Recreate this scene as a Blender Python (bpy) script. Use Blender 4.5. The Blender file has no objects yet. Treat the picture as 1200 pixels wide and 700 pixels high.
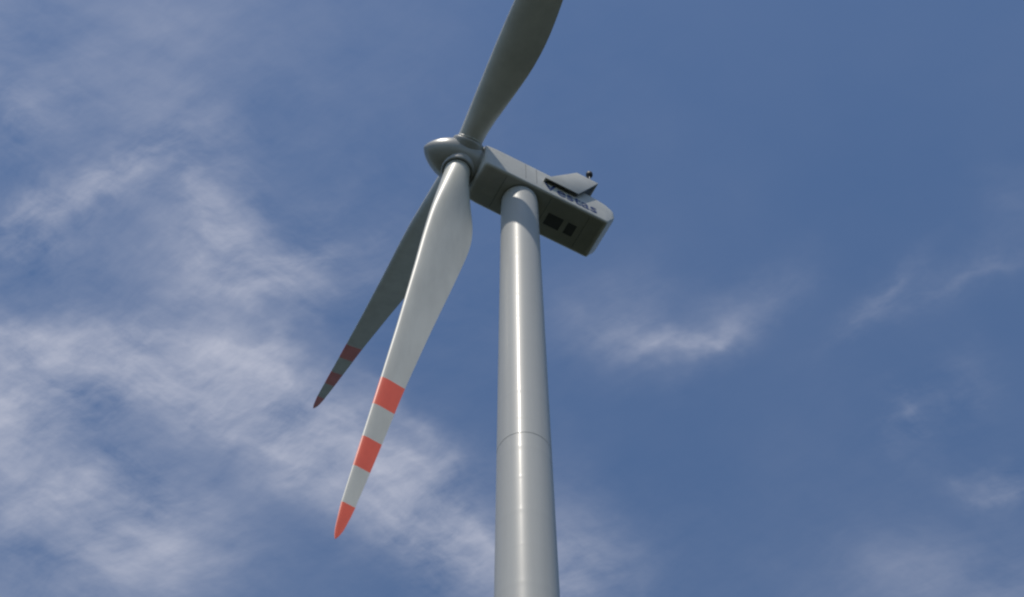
import bpy, bmesh, math
from mathutils import Vector, Matrix
R_ = math.radians
sc = bpy.context.scene
COL = sc.collection

# ------------------------------------------------------------------ camera
cam_d = bpy.data.cameras.new("camera")
cam_d.sensor_width = 36.0
cam_d.lens = 36.0 * 1902.07 / 1200.0
cam_d.clip_start = 0.1
cam_d.clip_end = 60000
cam = bpy.data.objects.new("camera", cam_d)
COL.objects.link(cam)
yaw, pitch, roll = -0.0125426765, 1.09854493, -0.00798493220
fw = Vector((math.sin(yaw)*math.cos(pitch), math.cos(yaw)*math.cos(pitch), math.sin(pitch)))
rt = fw.cross(Vector((0, 0, 1))).normalized()
up = rt.cross(fw)
rt2 = math.cos(roll)*rt + math.sin(roll)*up
up2 = -math.sin(roll)*rt + math.cos(roll)*up
m = Matrix((rt2, up2, -fw)).transposed().to_4x4()
m.translation = Vector((0, -44.1983935, 1.6))
cam.matrix_world = m
sc.camera = cam

# ------------------------------------------------------------------ sky, sun, exposure
SUN_EL, SUN_ROT = R_(61), R_(198)          # azimuth clockwise from +Y
SKY_STRENGTH = 0.113
world = bpy.data.worlds.new("World")
sc.world = world
world.use_nodes = True
nt = world.node_tree
nt.nodes.clear()
N, L = nt.nodes, nt.links
def math_n(t, op, a=None, b=None, c=None, clamp=False):
    n = t.nodes.new('ShaderNodeMath'); n.operation = op; n.use_clamp = clamp
    for i, v in enumerate((a, b, c)):
        if v is None: continue
        if isinstance(v, (int, float)): n.inputs[i].default_value = v
        else: t.links.new(v, n.inputs[i])
    return n.outputs[0]
def vmath(t, op, a=None, b=None):
    n = t.nodes.new('ShaderNodeVectorMath'); n.operation = op
    for i, v in enumerate((a, b)):
        if v is None: continue
        if isinstance(v, (tuple, list)): n.inputs[i].default_value = v
        else: t.links.new(v, n.inputs[i])
    return n
out = N.new('ShaderNodeOutputWorld')
bg = N.new('ShaderNodeBackground')
bg.inputs['Strength'].default_value = SKY_STRENGTH
L.new(bg.outputs[0], out.inputs[0])
sky = N.new('ShaderNodeTexSky')
sky.sky_type = 'NISHITA'
sky.sun_disc = False
sky.sun_elevation = SUN_EL
sky.sun_rotation = SUN_ROT
sky.altitude = 250
sky.air_density = 1.0
sky.dust_density = 0.6
sky.ozone_density = 1.0
# thin cirrus as a layer high above: a view direction meets a flat layer at xy / z
tc = N.new('ShaderNodeTexCoord')
sep = N.new('ShaderNodeSeparateXYZ'); L.new(tc.outputs['Generated'], sep.inputs[0])
zc = math_n(nt, 'MAXIMUM', sep.outputs[2], 0.06)
comb = N.new('ShaderNodeCombineXYZ')
L.new(math_n(nt, 'DIVIDE', sep.outputs[0], zc), comb.inputs[0])
L.new(math_n(nt, 'DIVIDE', sep.outputs[1], zc), comb.inputs[1])
UV = comb.outputs[0]
def noise(vec, scale, detail, rough, dist=0.0, loc=(0, 0, 0), rot=0.0, sca=(1, 1, 1), lac=2.0):
    mp = N.new('ShaderNodeMapping'); mp.vector_type = 'TEXTURE'
    mp.inputs['Location'].default_value = loc
    mp.inputs['Rotation'].default_value = (0, 0, rot)
    mp.inputs['Scale'].default_value = sca
    L.new(vec, mp.inputs[0])
    n = N.new('ShaderNodeTexNoise')
    n.inputs['Scale'].default_value = scale
    n.inputs['Detail'].default_value = detail
    n.inputs['Roughness'].default_value = rough
    n.inputs['Lacunarity'].default_value = lac
    n.inputs['Distortion'].default_value = dist
    L.new(mp.outputs[0], n.inputs['Vector'])
    return n
# wind-warped coordinates
warp = noise(UV, 5.0, 4, 0.55)
wv = vmath(nt, 'SUBTRACT', warp.outputs['Color'], (0.5, 0.5, 0.5))
wv2 = vmath(nt, 'MULTIPLY', wv.outputs[0], (0.075, 0.075, 0.0))
UVW = vmath(nt, 'ADD', UV, wv2.outputs[0]).outputs[0]
warp2 = noise(UV, 15.0, 4, 0.6, loc=(3.1, 1.7, 0))
wv3 = vmath(nt, 'MULTIPLY', vmath(nt, 'SUBTRACT', warp2.outputs['Color'], (0.5, 0.5, 0.5)).outputs[0], (0.055, 0.055, 0.0))
UVM = vmath(nt, 'ADD', vmath(nt, 'ADD', UV, vmath(nt, 'MULTIPLY', wv.outputs[0], (0.05, 0.05, 0.0)).outputs[0]).outputs[0], wv3.outputs[0]).outputs[0]
# where the patches of cirrus drift: centre, half-axes, bearing, thickness
PATCH = [
(-0.3338,0.5648,0.0846,0.0244,-3.134,0.74),(-0.2493,0.5666,0.0566,0.0216,-2.923,0.78),(-0.1744,0.6107,0.0728,0.0264,-2.382,0.74),
(-0.1096,0.6598,0.0811,0.0286,-2.475,0.66),(-0.0393,0.7186,0.0612,0.0331,-2.433,0.56),(0.0472,0.7457,0.0397,0.0233,2.678,0.39),
(-0.3059,0.6742,0.0590,0.0461,-2.627,0.43),(-0.2736,0.7212,0.0388,0.0311,2.985,0.35),(-0.3769,0.6063,0.0445,0.0357,2.012,0.39),
(-0.3296,0.4583,0.0279,0.0159,3.098,0.48),(-0.3141,0.4321,0.0564,0.0108,2.900,0.35),(-0.2662,0.4170,0.0365,0.0103,2.621,0.33),
(-0.2299,0.3982,0.0341,0.0271,2.996,0.17),(-0.3266,0.3663,0.0226,0.0175,2.946,0.31),(-0.2015,0.4642,0.0462,0.0241,1.310,0.39),
(-0.1632,0.4779,0.0520,0.0248,-2.931,0.43),(-0.1883,0.4969,0.0353,0.0164,-3.140,0.39),(-0.2685,0.4343,0.1866,0.1596,2.833,0.12),
(-0.2764,0.3267,0.0931,0.0456,3.125,0.11),(0.1066,0.5468,0.0392,0.0163,-3.009,.15),(0.1330,0.5460,0.0130,0.0040,-0.80,.27),(0.1200,0.5490,0.0130,0.0045,.72,.33),(0.0940,0.5430,0.0120,0.0050,-.9,.22),
(0.0917,0.5451,0.0239,0.0095,-3.112,.2),(0.1536,0.5275,0.0360,0.0166,2.443,.25),(0.2482,0.5229,0.0237,0.0120,2.319,.28),
(0.3002,0.5107,0.0343,0.0150,2.651,.17),(0.2809,0.6207,0.0206,0.0145,-2.009,.32),(0.3148,0.5929,0.0192,0.0168,-2.505,.22),
(0.3498,0.6737,0.0185,0.0092,2.973,.5),(0.3131,0.7580,0.0520,0.0224,-3.091,.16),(0.3365,0.4472,0.0196,0.0165,1.031,.12),
(0.0646,0.5323,0.0358,0.0270,-3.079,.22),(0.0312,0.7046,0.0463,0.0223,1.569,0.23),
(-0.2011,0.4598,0.0331,0.0067,-1.998,0.38),(-0.1543,0.4762,0.0360,0.0069,2.820,0.35),(-0.3207,0.4382,0.0381,0.0049,3.011,0.32),(-0.2587,0.4117,0.0337,0.0051,2.549,0.30),(-0.2845,0.5576,0.0717,0.0098,-3.041,0.32),(-0.1914,0.5946,0.0553,0.0092,-2.543,0.34),(-0.1151,0.6470,0.0713,0.0100,-2.446,0.34),(-0.0516,0.7043,0.0408,0.0087,-2.402,0.30),(-0.3437,0.6734,0.0482,0.0097,2.672,0.28),(-0.1691,0.5477,0.0393,0.0056,2.425,0.22),(-0.0884,0.6126,0.0469,0.0053,-2.150,0.22),(0.2535,0.5164,0.0298,0.0046,2.254,0.22),(0.3116,0.5077,0.0256,0.0041,2.653,0.20),(0.2837,0.6171,0.0215,0.0037,-2.240,0.20),(-0.1249,0.4312,0.0249,0.0057,2.114,0.12),
# the same weather goes on outside the part of the sky one looks at
(-0.75,0.62,0.30,0.14,0.3,.8),(-0.62,1.05,0.30,0.12,0.2,.7),(0.05,1.1,0.4,0.12,-0.2,.6),(0.75,0.95,0.3,0.12,0.3,.5),(-0.7,0.1,0.3,0.16,0.5,.5),
]
acc = None
for (cx, cy, s1, s2, an, st) in PATCH:
    mp = N.new('ShaderNodeMapping'); mp.vector_type = 'TEXTURE'
    mp.inputs['Location'].default_value = (cx, cy, 0)
    mp.inputs['Rotation'].default_value = (0, 0, an)
    mp.inputs['Scale'].default_value = (s1*1.9, s2*1.9, 1)
    L.new(UVM, mp.inputs[0])
    g = vmath(nt, 'DOT_PRODUCT', mp.outputs[0], mp.outputs[0]).outputs['Value']
    e = math_n(nt, 'MULTIPLY', g, -1.9)
    e = math_n(nt, 'POWER', 2.71828, e)
    acc = math_n(nt, 'MULTIPLY_ADD', e, st, acc if acc is not None else 0.0)
mask = math_n(nt, 'MINIMUM', acc, 1.0)
big = noise(UVW, 7.0, 10, 0.60, 0.0, loc=(1.3, 4.2, 0), rot=R_(30), sca=(1.5, 1.0, 1.0)).outputs['Fac']
fibA = noise(UVW, 17.0, 10, 0.60, 0.0, loc=(5.1, 0.4, 0), rot=R_(33), sca=(5.0, 1.0, 1.0)).outputs['Fac']
fibB = noise(UVW, 16.0, 10, 0.60, 0.0, loc=(0.2, 8.4, 0), rot=R_(-42), sca=(5.0, 1.0, 1.0)).outputs['Fac']
tex = math_n(nt, 'MULTIPLY', big, 0.46)
tex = math_n(nt, 'MULTIPLY_ADD', fibA, 0.27, tex)
tex = math_n(nt, 'MULTIPLY_ADD', fibB, 0.25, tex)
fibC = noise(UVW, 62.0, 8, 0.66, 0.0, loc=(3.2, 1.4, 0), rot=R_(-20), sca=(2.6, 1.0, 1.0)).outputs['Fac']
tex = math_n(nt, 'MULTIPLY_ADD', math_n(nt, 'SUBTRACT', fibC, 0.5), 0.18, tex)
tex = math_n(nt, 'ADD', tex, 0.015)
mr = N.new('ShaderNodeMapRange'); mr.interpolation_type = 'LINEAR'; mr.clamp = False
mr.inputs['From Min'].default_value = 0.38; mr.inputs['From Max'].default_value = 0.65
mr.inputs['To Min'].default_value = 0.0; mr.inputs['To Max'].default_value = 1.25
L.new(math_n(nt, 'MAXIMUM', tex, 0.38), mr.inputs['Value'])
dens = math_n(nt, 'MULTIPLY', mask, mr.outputs[0])
veil_t = noise(UVW, 3.0, 5, 0.55, 0.3, loc=(7.3, 2.2, 0)).outputs['Fac']
veil = math_n(nt, 'MULTIPLY_ADD', veil_t, 0.12, -0.045)
dens = math_n(nt, 'ADD', math_n(nt, 'MULTIPLY', dens, 0.80), veil, clamp=True)
mix = N.new('ShaderNodeMix'); mix.data_type = 'RGBA'
L.new(dens, mix.inputs[0]); hs = N.new('ShaderNodeHueSaturation'); hs.inputs['Saturation'].default_value = 1.13; hs.inputs['Hue'].default_value = 0.5015
L.new(sky.outputs[0], hs.inputs['Color']); L.new(hs.outputs[0], mix.inputs[6])
mix.inputs[7].default_value = (4.65, 4.85, 5.75, 1)     # sunlit ice cloud, same units as the sky
L.new(mix.outputs[2], bg.inputs['Color'])

sun_d = bpy.data.lights.new("sun", 'SUN')
sun_d.energy = 2.8
sun_d.angle = R_(0.8)
sun_d.color = (1.0, 0.935, 0.83)
sun = bpy.data.objects.new("sun", sun_d)
COL.objects.link(sun)
sdir = Vector((math.sin(SUN_ROT)*math.cos(SUN_EL), math.cos(SUN_ROT)*math.cos(SUN_EL), math.sin(SUN_EL)))
sun.rotation_euler = sdir.to_track_quat('Z', 'Y').to_euler()
sun.location = sdir * 300

sc.view_settings.view_transform = 'Standard'
sc.view_settings.look = 'None'
sc.view_settings.exposure = 0.0
sc.view_settings.gamma = 1.0
sc.view_settings.use_curve_mapping = False
sc.cycles.max_bounces = 6
sc.cycles.caustics_reflective = False
sc.cycles.blur_glossy = 1.0
sc.cycles.sample_clamp_indirect = 2.0
sc.cycles.pixel_filter_type = 'BLACKMAN_HARRIS'
sc.cycles.filter_width = 2.3          # the softness of a phone lens
sc.cycles.use_denoising = True

# ------------------------------------------------------------------ materials
def new_mat(name):
    mt = bpy.data.materials.new(name); mt.use_nodes = True
    return mt, mt.node_tree, mt.node_tree.nodes['Principled BSDF']
def paint(name, col, rough=0.35, dirt=0.10, streak=(1, 1, 0.12), scale=1.2, coat=0.0, spec=0.5):
    mt, t, p = new_mat(name)
    tcn = t.nodes.new('ShaderNodeTexCoord')
    mp = t.nodes.new('ShaderNodeMapping'); mp.inputs['Scale'].default_value = streak
    t.links.new(tcn.outputs['Object'], mp.inputs[0])
    n = t.nodes.new('ShaderNodeTexNoise'); n.inputs['Scale'].default_value = scale
    n.inputs['Detail'].default_value = 6; n.inputs['Roughness'].default_value = 0.6
    t.links.new(mp.outputs[0], n.inputs['Vector'])
    ramp = t.nodes.new('ShaderNodeMapRange')
    ramp.inputs['From Min'].default_value = 0.35; ramp.inputs['From Max'].default_value = 0.7
    ramp.inputs['To Min'].default_value = 1.0; ramp.inputs['To Max'].default_value = 1.0 - dirt
    t.links.new(n.outputs['Fac'], ramp.inputs['Value'])
    mx = t.nodes.new('ShaderNodeMix'); mx.data_type = 'RGBA'; mx.blend_type = 'MULTIPLY'
    mx.inputs[0].default_value = 1.0; mx.inputs[6].default_value = (*col, 1)
    t.links.new(ramp.outputs[0], mx.inputs[7])
    t.links.new(mx.outputs[2], p.inputs['Base Color'])
    r2 = t.nodes.new('ShaderNodeMapRange')
    r2.inputs['To Min'].default_value = rough - 0.04; r2.inputs['To Max'].default_value = rough + 0.06
    t.links.new(n.outputs['Fac'], r2.inputs['Value'])
    t.links.new(r2.outputs[0], p.inputs['Roughness'])
    p.inputs['Specular IOR Level'].default_value = spec
    p.inputs['Coat Weight'].default_value = coat
    p.inputs['Coat Roughness'].default_value = 0.15
    return mt
M_TOWER = paint('tower_paint', (0.50, 0.50, 0.48), 0.43, 0.09, (1.5, 1.5, 0.06), 0.9, coat=0.05, spec=0.12)
M_BLADE = paint('blade_gelcoat', (0.63, 0.62, 0.56), 0.42, 0.16, (1, 1, 0.2), 0.9, spec=0.30)
M_RED = paint('warning_red_paint', (0.90, 0.125, 0.055), 0.45, 0.16, (1, 1, 0.3), 1.0)
M_NAC = paint('nacelle_gelcoat', (0.58, 0.57, 0.52), 0.42, 0.16, (0.6, 1, 1), 0.9)
M_SPIN = paint('spinner_gelcoat', (0.42, 0.415, 0.385), 0.3, 0.12, (1, 1, 1), 0.9)
M_SEAM = paint('seam_sealant', (0.16, 0.165, 0.16), 0.6, 0.1)
M_JOINT = paint('joint_paint', (0.38, 0.38, 0.37), 0.55, 0.1)
M_DARK = paint('dark_grille', (0.14, 0.143, 0.15), 0.7, 0.1)
M_RUBBER = paint('black_rubber', (0.02, 0.02, 0.021), 0.6, 0.1)
M_INK = paint('blue_lettering', (0.028, 0.05, 0.16), 0.45, 0.08)
M_STEEL = paint('galvanised_steel', (0.35, 0.36, 0.37), 0.4, 0.15)
M_CONC = paint('concrete', (0.34, 0.33, 0.31), 0.85, 0.3, (1, 1, 1), 2.0)

# ------------------------------------------------------------------ mesh helpers
def mesh_obj(name, verts, faces, mats, parent=None, fmat=None, smooth=True, sharp=None):
    me = bpy.data.meshes.new(name)
    me.from_pydata([tuple(v) for v in verts], [], faces)
    for mt in (mats if isinstance(mats, (list, tuple)) else [mats]): me.materials.append(mt)
    if fmat:
        for i, k in enumerate(fmat): me.polygons[i].material_index = k
    bm = bmesh.new(); bm.from_mesh(me)
    bmesh.ops.recalc_face_normals(bm, faces=bm.faces)
    bm.to_mesh(me); bm.free()
    if smooth:
        me.shade_smooth()
        if sharp is not None: me.set_sharp_from_angle(angle=R_(sharp))
    o = bpy.data.objects.new(name, me); COL.objects.link(o)
    if parent is not None: o.parent = parent
    return o
def loft(rings, closed_ends=True):
    n = len(rings[0]); verts = [v for r in rings for v in r]; faces = []
    for i in range(len(rings)-1):
        for j in range(n):
            a, b = i*n+j, i*n+(j+1) % n
            faces.append((a, b, b+n, a+n))
    if closed_ends:
        faces.append(tuple(range(n))[::-1]); faces.append(tuple(range((len(rings)-1)*n, len(rings)*n)))
    return verts, faces
def box_vf(c, e, rot=None):
    """box: centre c, full extents e"""
    v = []
    for x in (-.5, .5):
        for y in (-.5, .5):
            for z in (-.5, .5): v.append(Vector((x*e[0], y*e[1], z*e[2])))
    if rot: v = [rot @ q for q in v]
    v = [q + Vector(c) for q in v]
    f = [(0,1,3,2),(4,6,7,5),(0,4,5,1),(2,3,7,6),(0,2,6,4),(1,5,7,3)]
    return v, f
def bevel_obj(o, w, seg=2):
    bm = bmesh.new(); bm.from_mesh(o.data)
    bmesh.ops.bevel(bm, geom=list(bm.edges), offset=w, segments=seg, affect='EDGES', profile=0.5)
    bm.to_mesh(o.data); bm.free()
    o.data.shade_smooth(); o.data.set_sharp_from_angle(angle=R_(40))
def merge(*vfs):
    V, F = [], []
    for v, f in vfs:
        k = len(V); V += list(v); F += [tuple(i+k for i in q) for q in f]
    return V, F
def ring_circle(r, z, n=64, cx=0, cy=0):
    return [Vector((cx+r*math.cos(2*math.pi*i/n), cy+r*math.sin(2*math.pi*i/n), z)) for i in range(n)]

# ------------------------------------------------------------------ ground
def ground():
    n = 96; rad = [0.0, 6, 14, 30, 60, 120, 250, 500, 1000, 2500, 6000, 15000]
    V = [Vector((0, 0, 0))]; F = []
    for r in rad[1:]:
        V += ring_circle(r, 0.0, n)
    for j in range(n): F.append((0, 1+j, 1+(j+1) % n))
    for i in range(len(rad)-2):
        for j in range(n):
            a = 1+i*n+j; b = 1+i*n+(j+1) % n
            F.append((a, b, b+n, a+n))
    mt, t, p = new_mat('meadow')
    tcn = t.nodes.new('ShaderNodeTexCoord')
    n1 = t.nodes.new('ShaderNodeTexNoise'); n1.inputs['Scale'].default_value = 0.05; n1.inputs['Detail'].default_value = 8
    n2 = t.nodes.new('ShaderNodeTexNoise'); n2.inputs['Scale'].default_value = 6.0; n2.inputs['Detail'].default_value = 8
    t.links.new(tcn.outputs['Object'], n1.inputs['Vector']); t.links.new(tcn.outputs['Object'], n2.inputs['Vector'])
    av = math_n(t, 'ADD', math_n(t, 'MULTIPLY', n1.outputs['Fac'], 0.5), math_n(t, 'MULTIPLY', n2.outputs['Fac'], 0.5))
    cr = t.nodes.new('ShaderNodeValToRGB')
    cr.color_ramp.elements[0].position = 0.35; cr.color_ramp.elements[0].color = (0.012, 0.016, 0.010, 1)
    cr.color_ramp.elements[1].position = 0.68; cr.color_ramp.elements[1].color = (0.032, 0.036, 0.024, 1)
    t.links.new(av, cr.inputs[0]); t.links.new(cr.outputs[0], p.inputs['Base Color'])
    p.inputs['Roughness'].default_value = 0.95
    o = mesh_obj('ground', V, F, mt, smooth=False)
    o['kind'] = 'structure'
ground()
def gravel_pad():
    V, F = loft([ring_circle(7.5, 0.004, 64), ring_circle(7.3, 0.05, 64)])
    mt, t, p = new_mat('gravel')
    n2 = t.nodes.new('ShaderNodeTexNoise'); n2.inputs['Scale'].default_value = 30.0; n2.inputs['Detail'].default_value = 6
    tcn = t.nodes.new('ShaderNodeTexCoord'); t.links.new(tcn.outputs['Object'], n2.inputs['Vector'])
    cr = t.nodes.new('ShaderNodeValToRGB')
    cr.color_ramp.elements[0].position = 0.35; cr.color_ramp.elements[0].color = (0.12, 0.115, 0.10, 1)
    cr.color_ramp.elements[1].position = 0.65; cr.color_ramp.elements[1].color = (0.36, 0.34, 0.31, 1)
    t.links.new(n2.outputs['Fac'], cr.inputs[0]); t.links.new(cr.outputs[0], p.inputs['Base Color'])
    p.inputs['Roughness'].default_value = 0.9
    o = mesh_obj('gravel_path', V, F, mt, smooth=False); o['kind'] = 'structure'
gravel_pad()

# ------------------------------------------------------------------ turbine
turb = bpy.data.objects.new('wind_turbine', None); COL.objects.link(turb)
turb['label'] = 'tall light grey three-bladed wind turbine with orange-red striped blade tips against the cloudy blue sky'
turb['category'] = 'wind turbine'

HZ = 104.588798                       # height of the nacelle axis over the tower
PSI, TILT, OVH = -2.01943406, 0.0757055682, 4.45613099
NAC_PSI = PSI - 0.0645699891
A = Vector((math.sin(PSI)*math.cos(TILT), math.cos(PSI)*math.cos(TILT), math.sin(TILT)))
S = Vector((0, 0, 1)).cross(A).normalized()
Vv = A.cross(S)
HUB = Vector((0, 0, HZ)) + A*OVH

# tower ------------------------------------------------------------
ZTOP = HZ - 2.13
def tower_r(z):
    if z > 55: return 1.73882 + (1.24163-1.73882)*z/102.6
    return tower_r(55.001) + (55-z)*0.0105
SEAMS = [20.4, 45.0, 70.72]
WELDS = [z for z in [ZTOP - 2.75*k for k in range(1, 37)] if all(abs(z-s) > 0.9 for s in SEAMS)]
zs = {0.0, ZTOP}
zs |= {0.5*k for k in range(0, int(ZTOP*2)+1)}
rows = []
for z in sorted(zs):
    if any(abs(z-w) < 0.12 for w in SEAMS+WELDS): continue
    rows.append((z, tower_r(z)))
for s in SEAMS:                        # flange joint: a fine recess between two sections
    rows += [(s-0.10, tower_r(s-0.1)), (s-0.028, tower_r(s)+0.001), (s-0.018, tower_r(s)-0.012), (s+0.018, tower_r(s)-0.012), (s+0.028, tower_r(s)+0.001), (s+0.10, tower_r(s+0.1))]
for w in WELDS:                        # ring welds: a faint swelling
    rows += [(w-0.09, tower_r(w)), (w, tower_r(w)+0.0028), (w+0.09, tower_r(w))]
rows.sort()
NT = 160
V, F = loft([ring_circle(r, z, NT) for z, r in rows])
fm = []
for i in range(len(rows)-1):
    zz = (rows[i][0]+rows[i+1][0])/2
    fm += [1 if any(abs(zz-s) < 0.03 for s in SEAMS) else 0]*NT
fm += [0, 0]
tower = mesh_obj('tower', V, F, [M_TOWER, M_JOINT], turb, fm, sharp=40)
# yaw collar between tower and nacelle
V, F = loft([ring_circle(tower_r(ZTOP)+0.035, ZTOP-0.10, 96), ring_circle(tower_r(ZTOP)+0.035, ZTOP+0.02, 96)])
mesh_obj('yaw_collar', V, F, M_SEAM, turb, sharp=40)
# foundation and door (at the foot, outside the picture)
V, F = loft([ring_circle(3.1, -0.6, 64), ring_circle(3.1, 0.22, 64), ring_circle(3.0, 0.30, 64)])
mesh_obj('foundation', V, F, M_CONC, turb, sharp=40)
def door():
    rr = tower_r(1.5)
    ang = R_(110)
    rot = Matrix.Rotation(ang, 3, 'Z')
    fr = merge(box_vf(rot @ Vector((rr+0.0, 0, 1.55)), (0.12, 1.05, 2.3), rot))
    o = mesh_obj('door', *fr, M_TOWER, turb, smooth=False); bevel_obj(o, 0.03)
    h = mesh_obj('door_handle', *box_vf(rot @ Vector((rr+0.09, 0.36, 1.45)), (0.05, 0.05, 0.22), rot), M_STEEL, o, smooth=False)
    st = []
    for k in range(3):
        st.append(box_vf(rot @ Vector((rr+0.35+0.28*(2-k)*1.0, 0, 0.30+0.04)), (0.01, 0.01, 0.01), rot))
    st = [box_vf(rot @ Vector((rr+0.33+0.28*k, 0, 0.36-0.17*k+0.0)), (0.27, 1.0, 0.05), rot) for k in range(3)]
    mesh_obj('door_step', *merge(*st), M_STEEL, turb, smooth=False)
door()

# nacelle ----------------------------------------------------------
# local frame: +x towards the rotor, +y towards the side the camera sees, +z up
nac_rot = Matrix.Rotation(math.pi/2 - NAC_PSI, 4, 'Z')      # x axis -> (sin psi, cos psi)
ah = Vector((math.sin(NAC_PSI), math.cos(NAC_PSI), 0)); sn = Vector((0, 0, 1)).cross(ah)
NM = Matrix((ah, sn, Vector((0, 0, 1)))).transposed().to_4x4()
NM.translation = Vector((0, 0, HZ))
def rrect(hw, zb, zt, rb, rtop, x, n=7):
    pts = []
    for (cy, cz, r, a0) in ((hw-rtop, zt-rtop, rtop, 0), (-hw+rtop, zt-rtop, rtop, 90), (-hw+rb, zb+rb, rb, 180), (hw-rb, zb+rb, rb, 270)):
        for k in range(n+1):
            a = R_(a0 + 90*k/n)
            pts.append(Vector((x, cy+r*math.cos(a), cz+r*math.sin(a))))
    return pts
NB = -2.15
st = [ # x, half width, z bottom, z top, r bottom, r top
 (3.38, 1.44, -1.95, 1.28, .30, .5), (3.33, 1.47, -2.03, 1.33, .28, .5), (3.2, 1.49, -2.10, 1.36, .26, .48), (2.9, 1.51, -2.13, 1.37, .24, .45),
 (2.5, 1.53, NB, 1.38, .24, .45), (0.5, 1.54, NB, 1.38, .22, .45), (-2, 1.54, NB, 1.38, .22, .45), (-4.6, 1.54, NB, 1.38, .22, .45),
 (-5.3, 1.54, NB, 1.34, .22, .5), (-5.7, 1.535, NB+.0, 1.26, .2, .55), (-6.0, 1.53, NB+.02, 1.17, .2, .55), (-6.1, 1.52, -2.0, 1.15, .2, .55), (-6.25, 1.51, -1.62, 1.02, .22, .55), (-6.5, 1.49, -1.22, .84, .25, .5), (-6.62, 1.46, -.95, .7, .25, .5), (-6.7, 1.40, -.7, .55, .25, .4), (-6.73, 1.30, -.5, .4, .25, .3)]
V, F = loft([rrect(hw, zb, zt, rb, rtp, x) for (x, hw, zb, zt, rb, rtp) in st])
V = [NM @ v for v in V]
nac = mesh_obj('nacelle', V, F, M_NAC, turb, sharp=50)
def npart(name, vf, mt, parent=nac, smooth=False, bev=0.0):
    v, f = vf
    o = mesh_obj(name, [NM @ Vector(q) for q in v], f, mt, parent, smooth=smooth)
    if bev: bevel_obj(o, bev)
    return o
# panel joints on the flanks
for x in (0.32, -0.52):
    for sgn in (1, -1):
        npart('panel_joint', box_vf((x, sgn*1.541, -0.30), (0.035, 0.012, 2.5)), M_SEAM)
# underside hatches with dark grilles
def grille(x0, x1, y0, y1):
    z = NB
    cx, cy = (x0+x1)/2, (y0+y1)/2
    fr = merge(box_vf((cx, y0, z), (x1-x0+.1, .07, .07)), box_vf((cx, y1, z), (x1-x0+.1, .07, .07)),
               box_vf((x0, cy, z), (.07, y1-y0-.07, .068)), box_vf((x1, cy, z), (.07, y1-y0-.07, .068)))
    o = npart('underside_vent', fr, M_NAC)
    npart('grille', merge(box_vf((cx, cy, z-.004), (x1-x0-.07, y1-y0-.07, .02)), *[box_vf((x0+.12+k*.16, cy, z-.022), (.05, y1-y0-.07, .028)) for k in range(int((x1-x0-.15)/.16)+1)]), M_DARK, parent=nac)
grille(-3.33, -2.08, -.66, .33)
grille(-4.36, -3.61, -.63, .32)
# joints of the underside panels
for x in (0.9 + .75, -1.78, -4.75):
    npart('panel_joint', box_vf((x, 0, NB-.002), (0.03, 2.5, 0.012)), M_SEAM)
# gear hatch seam forward of the tower
npart('service_hatch', merge(box_vf((2.2, 0, NB), (.9, 1.1, .03))), M_NAC, bev=.01)

# cooler hood over the rear roof: overhangs both flanks, open towards the rear
def hood():
    yl, yu = 1.86, 2.0
    T = 0.07
    # outline in x,z : lower front, lower rear, upper rear, upper front
    lf, lr, ur, uf = (-1.02, HL), (-3.62, HL), (-5.3, HU), (-3.57, HU)
    V = []
    for (x, z), y in ((lf, yl), (lr, yl), (ur, yu), (uf, yu)):
        V.append(Vector((x, y, z)))
    for (x, z), y in ((lf, yl), (lr, yl), (ur, yu), (uf, yu)):
        V.append(Vector((x, y-T, z)))
    F = [(0,1,2,3), (7,6,5,4), (0,4,5,1), (1,5,6,2), (2,6,7,3), (3,7,4,0)]
    Vm = [Vector((v.x, -v.y, v.z)) for v in V]
    # top slope and roof
    def slab(p, q, t):
        (x0, z0, y0), (x1, z1, y1) = p, q
        n = Vector((-(z1-z0), 0, x1-x0)).normalized()
        if n.z > 0: n = -n
        a = [Vector((x0, -y0, z0)), Vector((x0, y0, z0)), Vector((x1, y1, z1)), Vector((x1, -y1, z1))]
        b = [v + n*t for v in a]
        return a+b, [(0,1,2,3),(7,6,5,4),(0,4,5,1),(1,5,6,2),(2,6,7,3),(3,7,4,0)]
    e = T + .003
    sl = slab((lf[0], lf[1], yl-e), (uf[0], uf[1], yu-e), .06)
    rf = slab((uf[0], uf[1], yu-e), (ur[0], ur[1], yu-e), .06)
    return merge((V, F), (Vm, F), sl, rf)
HL, HU = -0.56, 2.87
hd = npart('cooler_hood', hood(), M_NAC, bev=.02)
# finned cooler bank, a dark fill added to darken the hood's open inside
def rear_bank():
    # slanted plane of fins between the lower rear and the upper rear edge, set a hand's width inside
    p0, p1 = Vector((-3.62, 0, HL)), Vector((-5.3, 0, HU))
    dd = (p1-p0).normalized(); nn = Vector((dd.z, 0, -dd.x)); ln = (p1-p0).length
    rot = Matrix((dd, Vector((0, 1, 0)), dd.cross(Vector((0, 1, 0))))).transposed()
    z0 = 1.46                                        # starts just over the nacelle roof
    q0 = p0 + (p1-p0)*((z0-HL)/(HU-HL)); c = (q0+p1)/2 + nn*0.14; L0 = (p1-q0).length - .16
    out = [box_vf(c, (L0, 3.5, .05), rot)]
    out += [box_vf(c - nn*.05 + Vector((0, -1.65+.165*k, 0)), (L0-.05, .03, .06), rot) for k in range(21)]
    # side cheeks close the flank gaps
    for sg in (1, -1):
        cc = (p0+q0)/2 + nn*.10
        out.append(box_vf(cc + Vector((0, sg*1.62, 0)), ((q0-p0).length-.1, .14, .04), rot))
    return merge(*out)
npart('dark_radiator_fill', rear_bank(), M_DARK, hd)
# struts that carry the hood off the flanks
for x in (-1.9, -3.1):
    for sgn in (1, -1):
        npart('strut', box_vf((x, sgn*1.615, .35), (.08, .13, .08)), M_DARK, hd)
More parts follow.
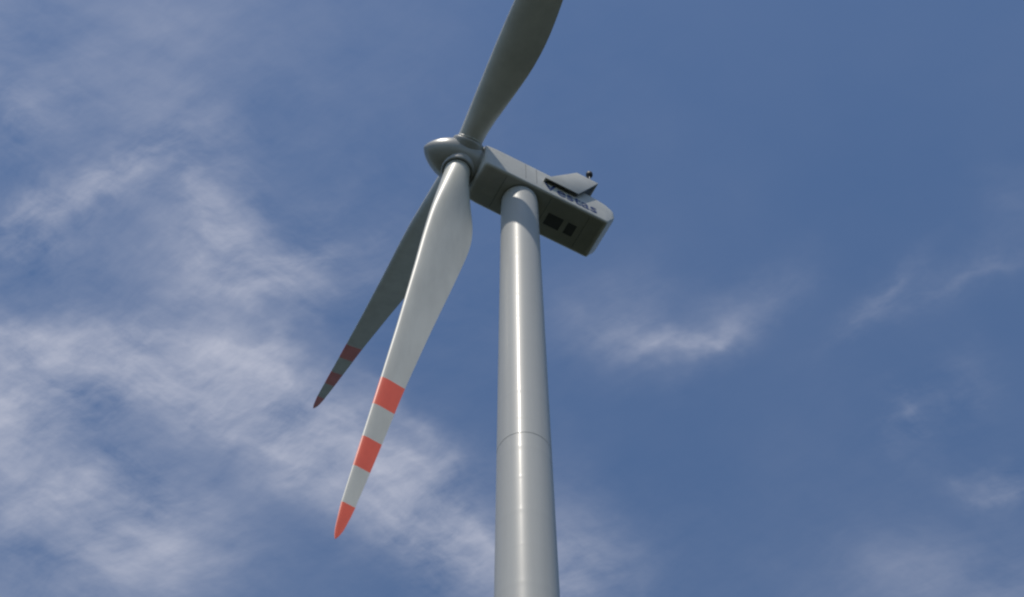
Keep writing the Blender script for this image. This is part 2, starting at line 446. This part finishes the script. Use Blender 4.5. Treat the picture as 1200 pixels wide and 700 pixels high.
# wind sensor on the hood roof
def lathe(prof, n=20, c=(0, 0, 0)):
    return loft([[Vector((c[0]+r*math.cos(2*math.pi*i/n), c[1]+r*math.sin(2*math.pi*i/n), c[2]+z)) for i in range(n)] for (r, z) in prof])
WX, WY = -4.74, 1.82
def sensor(x, y):
    o = npart('wind_sensor', lathe([(.045, 0), (.045, 1.1), (.03, 1.13)], 12, (x, y, HU-.02)), M_STEEL, nac, True)
    npart('sensor_head', lathe([(.09, 1.05), (.20, 1.10), (.245, 1.22), (.245, 1.45), (.19, 1.58), (.06, 1.63)], 20, (x, y, HU-.02)), M_RUBBER, o, True)
sensor(WX, WY)
sensor(WX, -1.82)

# lettering on both flanks
def lettering(side):
    cu = bpy.data.curves.new('lettering', 'FONT')
    cu.body = 'Vestas'
    cu.size = 1.0; cu.extrude = 0.006; cu.offset = 0.010; cu.space_character = 1.02
    cu.resolution_u = 6
    tmp = bpy.data.objects.new('tmp_text', cu); COL.objects.link(tmp)
    bpy.context.view_layer.update()
    dg = bpy.context.evaluated_depsgraph_get()
    me = bpy.data.meshes.new_from_object(tmp.evaluated_get(dg))
    bpy.data.objects.remove(tmp)
    xs = [v.co.x for v in me.vertices]; ys = [v.co.y for v in me.vertices]
    x0, x1 = min(xs), max(xs); y1 = max(ys)
    wd, ht = 4.15, 1.18
    for v in me.vertices:
        u = (v.co.x-x0)/(x1-x0); h = v.co.y/y1
        if side > 0: P = Vector((-1.05 - u*wd, 1.549+v.co.z, -1.62 + h*ht))
        else:        P = Vector((-1.05-wd + u*wd, -1.549-v.co.z, -1.62 + h*ht))
        v.co = NM @ P
    me.materials.clear(); me.materials.append(M_INK)
    o = bpy.data.objects.new('lettering', me); COL.objects.link(o); o.parent = nac
    o['label'] = 'blue bold maker lettering along the upper flank' if side > 0 else 'blue maker lettering on the far flank'
lettering(1); lettering(-1)

# rotor ------------------------------------------------------------
RM = Matrix((A, S, Vv)).transposed().to_4x4(); RM.translation = HUB      # x = nose
def rev_x(prof, n=72):
    return loft([[Vector((x, r*math.cos(2*math.pi*i/n), r*math.sin(2*math.pi*i/n))) for i in range(n)] for (x, r) in prof])
prof = [(-1.10, 1.38), (-1.04, 1.45), (-0.9, 1.49), (-0.3, 1.53), (0.2, 1.53), (0.55, 1.50)]
for k in range(1, 21):
    t = k/20
    t = 1-(1-t)**1.7
    prof.append((0.55 + 2.17*t, max(0.012, 1.50*(1-t**1.68)**0.68)))
V, F = rev_x(prof)
spin = mesh_obj('spinner', [RM @ v for v in V], F, M_SPIN, turb, sharp=60)
V, F = rev_x([(-1.30, 1.42), (-1.09, 1.41)])
mesh_obj('hub_gap', [RM @ v for v in V], F, M_SPIN, spin, sharp=40)

TH, CONE = -1.61833080, 0.0200278523
EK = (0.0196639488, -0.0169778550, 0.0274556974)
# r: leading edge, trailing edge, thickness, circle(0)..airfoil(1)
LEAD = [(0, .85), (2.2, .85), (4.5, .87), (9.3, .90), (13, .82), (17, .68), (20, .60), (25, .47), (30.7, .37), (36.5, .29), (42.2, .21), (43.4, .15), (44.2, .09), (44.7, .03), (45.0, -.06)]
TRAIL = [(0, .85), (1.9, .85), (3, 1.0), (4.6, 1.36), (6.3, 1.84), (8, 2.18), (9.6, 2.36), (11.4, 2.38), (13.5, 2.24), (17, 2.0), (23.2, 1.52), (30.5, 1.04), (36.5, .78), (42.2, .50), (43.4, .41), (44.2, .31), (44.7, .20), (45.0, .08)]
THICK = [(0, 1.70), (2, 1.70), (4, 1.50), (7, 1.12), (10, .88), (15, .66), (22, .44), (30, .28), (38, .17), (43, .10), (45, .02)]
AIRF = [(0, 0), (2.0, 0), (9, 1), (45, 1)]
TWIST = [(0, 13), (5, 13), (10, 11), (20, 6), (30, 2.5), (45, 0)]
def interp(tab, x):
    for (a, fa), (b, fb) in zip(tab, tab[1:]):
        if x <= b:
            t = (x-a)/(b-a)
            return fa+(fb-fa)*t
    return tab[-1][1]
def sm(tab, x, h=0.9):
    if x > 42: return interp(tab, x)
    return sum(interp(tab, min(45, max(0, x+h*k))) for k in (-1, -.5, 0, .5, 1))/5
STRIPE = [(30.72, 33.42), (36.5, 39.15), (42.22, 45.1)]
rs = sorted({1.35 + 0.4*i for i in range(25)} | {11.6 + 0.7*i for i in range(44)} | {30.72, 33.42, 36.5, 39.15, 42.22} | {43.0, 43.8, 44.2, 44.5, 44.75, 44.9, 45.0})
NS = 56
def naca(x):
    return 5*(0.2969*math.sqrt(max(x, 0)) - 0.1260*x - 0.3516*x*x + 0.2843*x**3 - 0.1036*x**4)
for k in range(3):
    th = TH - k*2*math.pi/3 + EK[k]
    d = (math.cos(th)*S + math.sin(th)*Vv)
    d = (d*math.cos(CONE) + A*math.sin(CONE)).normalized()
    lead_dir = (A - A.dot(d)*d).normalized()
    flap = d.cross(lead_dir)
    mdir = -(A.cross(d)).normalized()
    sg = -1.0 if flap.dot(mdir) > 0 else 1.0
    rings = []
    for r in rs:
        le, te, tk, w, tw = sm(LEAD, r), sm(TRAIL, r, 1.7 if r > 4 else 0.9), sm(THICK, r), sm(AIRF, r), R_(sm(TWIST, r))*sg*0.8
        c = le+te; w = w*w*(3-2*w)
        ring = []
        for i in range(NS):
            ph = 2*math.pi*i/NS
            xc = (1-math.cos(ph))/2           # 0 = leading
            x = le - xc*c
            s_ = 1 if math.sin(ph) >= 0 else -1
            yc = math.sin(ph)*0.5
            camb = 0.035*4*xc*(1-xc)*c/ max(tk, .05) * w * (-sg)
            ya = naca(xc)*s_ + camb
            y = tk*((1-w)*yc + w*ya)
            X = x*math.cos(tw) - y*math.sin(tw); Y = x*math.sin(tw) + y*math.cos(tw)
            ring.append(HUB + d*r + lead_dir*X + flap*Y)
        rings.append(ring)
    V, F = loft(rings)
    fm = []
    for i in range(len(rs)-1):
        rm = (rs[i]+rs[i+1])/2
        fm += [1 if any(a < rm < b for a, b in STRIPE) else 0]*NS
    fm += [0, 1]
    b = mesh_obj('blade', V, F, [M_BLADE, M_RED], turb, fm, sharp=55)
    b['label'] = ['sunlit blade hanging down beside the tower with bright red and white tip bands',
                  'dark shaded blade pointing away behind the front one',
                  'dark shaded blade reaching out of the top of the picture'][k]
    # root collar: fairing on the spinner, dark gap, flange on the blade
    def cyl(prof, n=56):
        return loft([[HUB + d*z + lead_dir*(r*math.cos(2*math.pi*i/n)) + flap*(r*math.sin(2*math.pi*i/n)) for i in range(n)] for (r, z) in prof])
    mesh_obj('root_fairing', *cyl([(1.16, 1.0), (1.13, 1.45), (1.08, 1.62), (1.05, 1.645), (0.96, 1.645), (0.96, 1.3)]), M_SPIN, spin, sharp=35)
    mesh_obj('root_seal', *cyl([(0.93, 1.2), (0.93, 1.62), (0.87, 1.66)]), M_RUBBER, b, sharp=35)
    mesh_obj('root_flange', *cyl([(0.862, 1.6), (0.90, 1.70), (0.90, 1.78), (0.862, 1.82)]), M_BLADE, b, sharp=35)
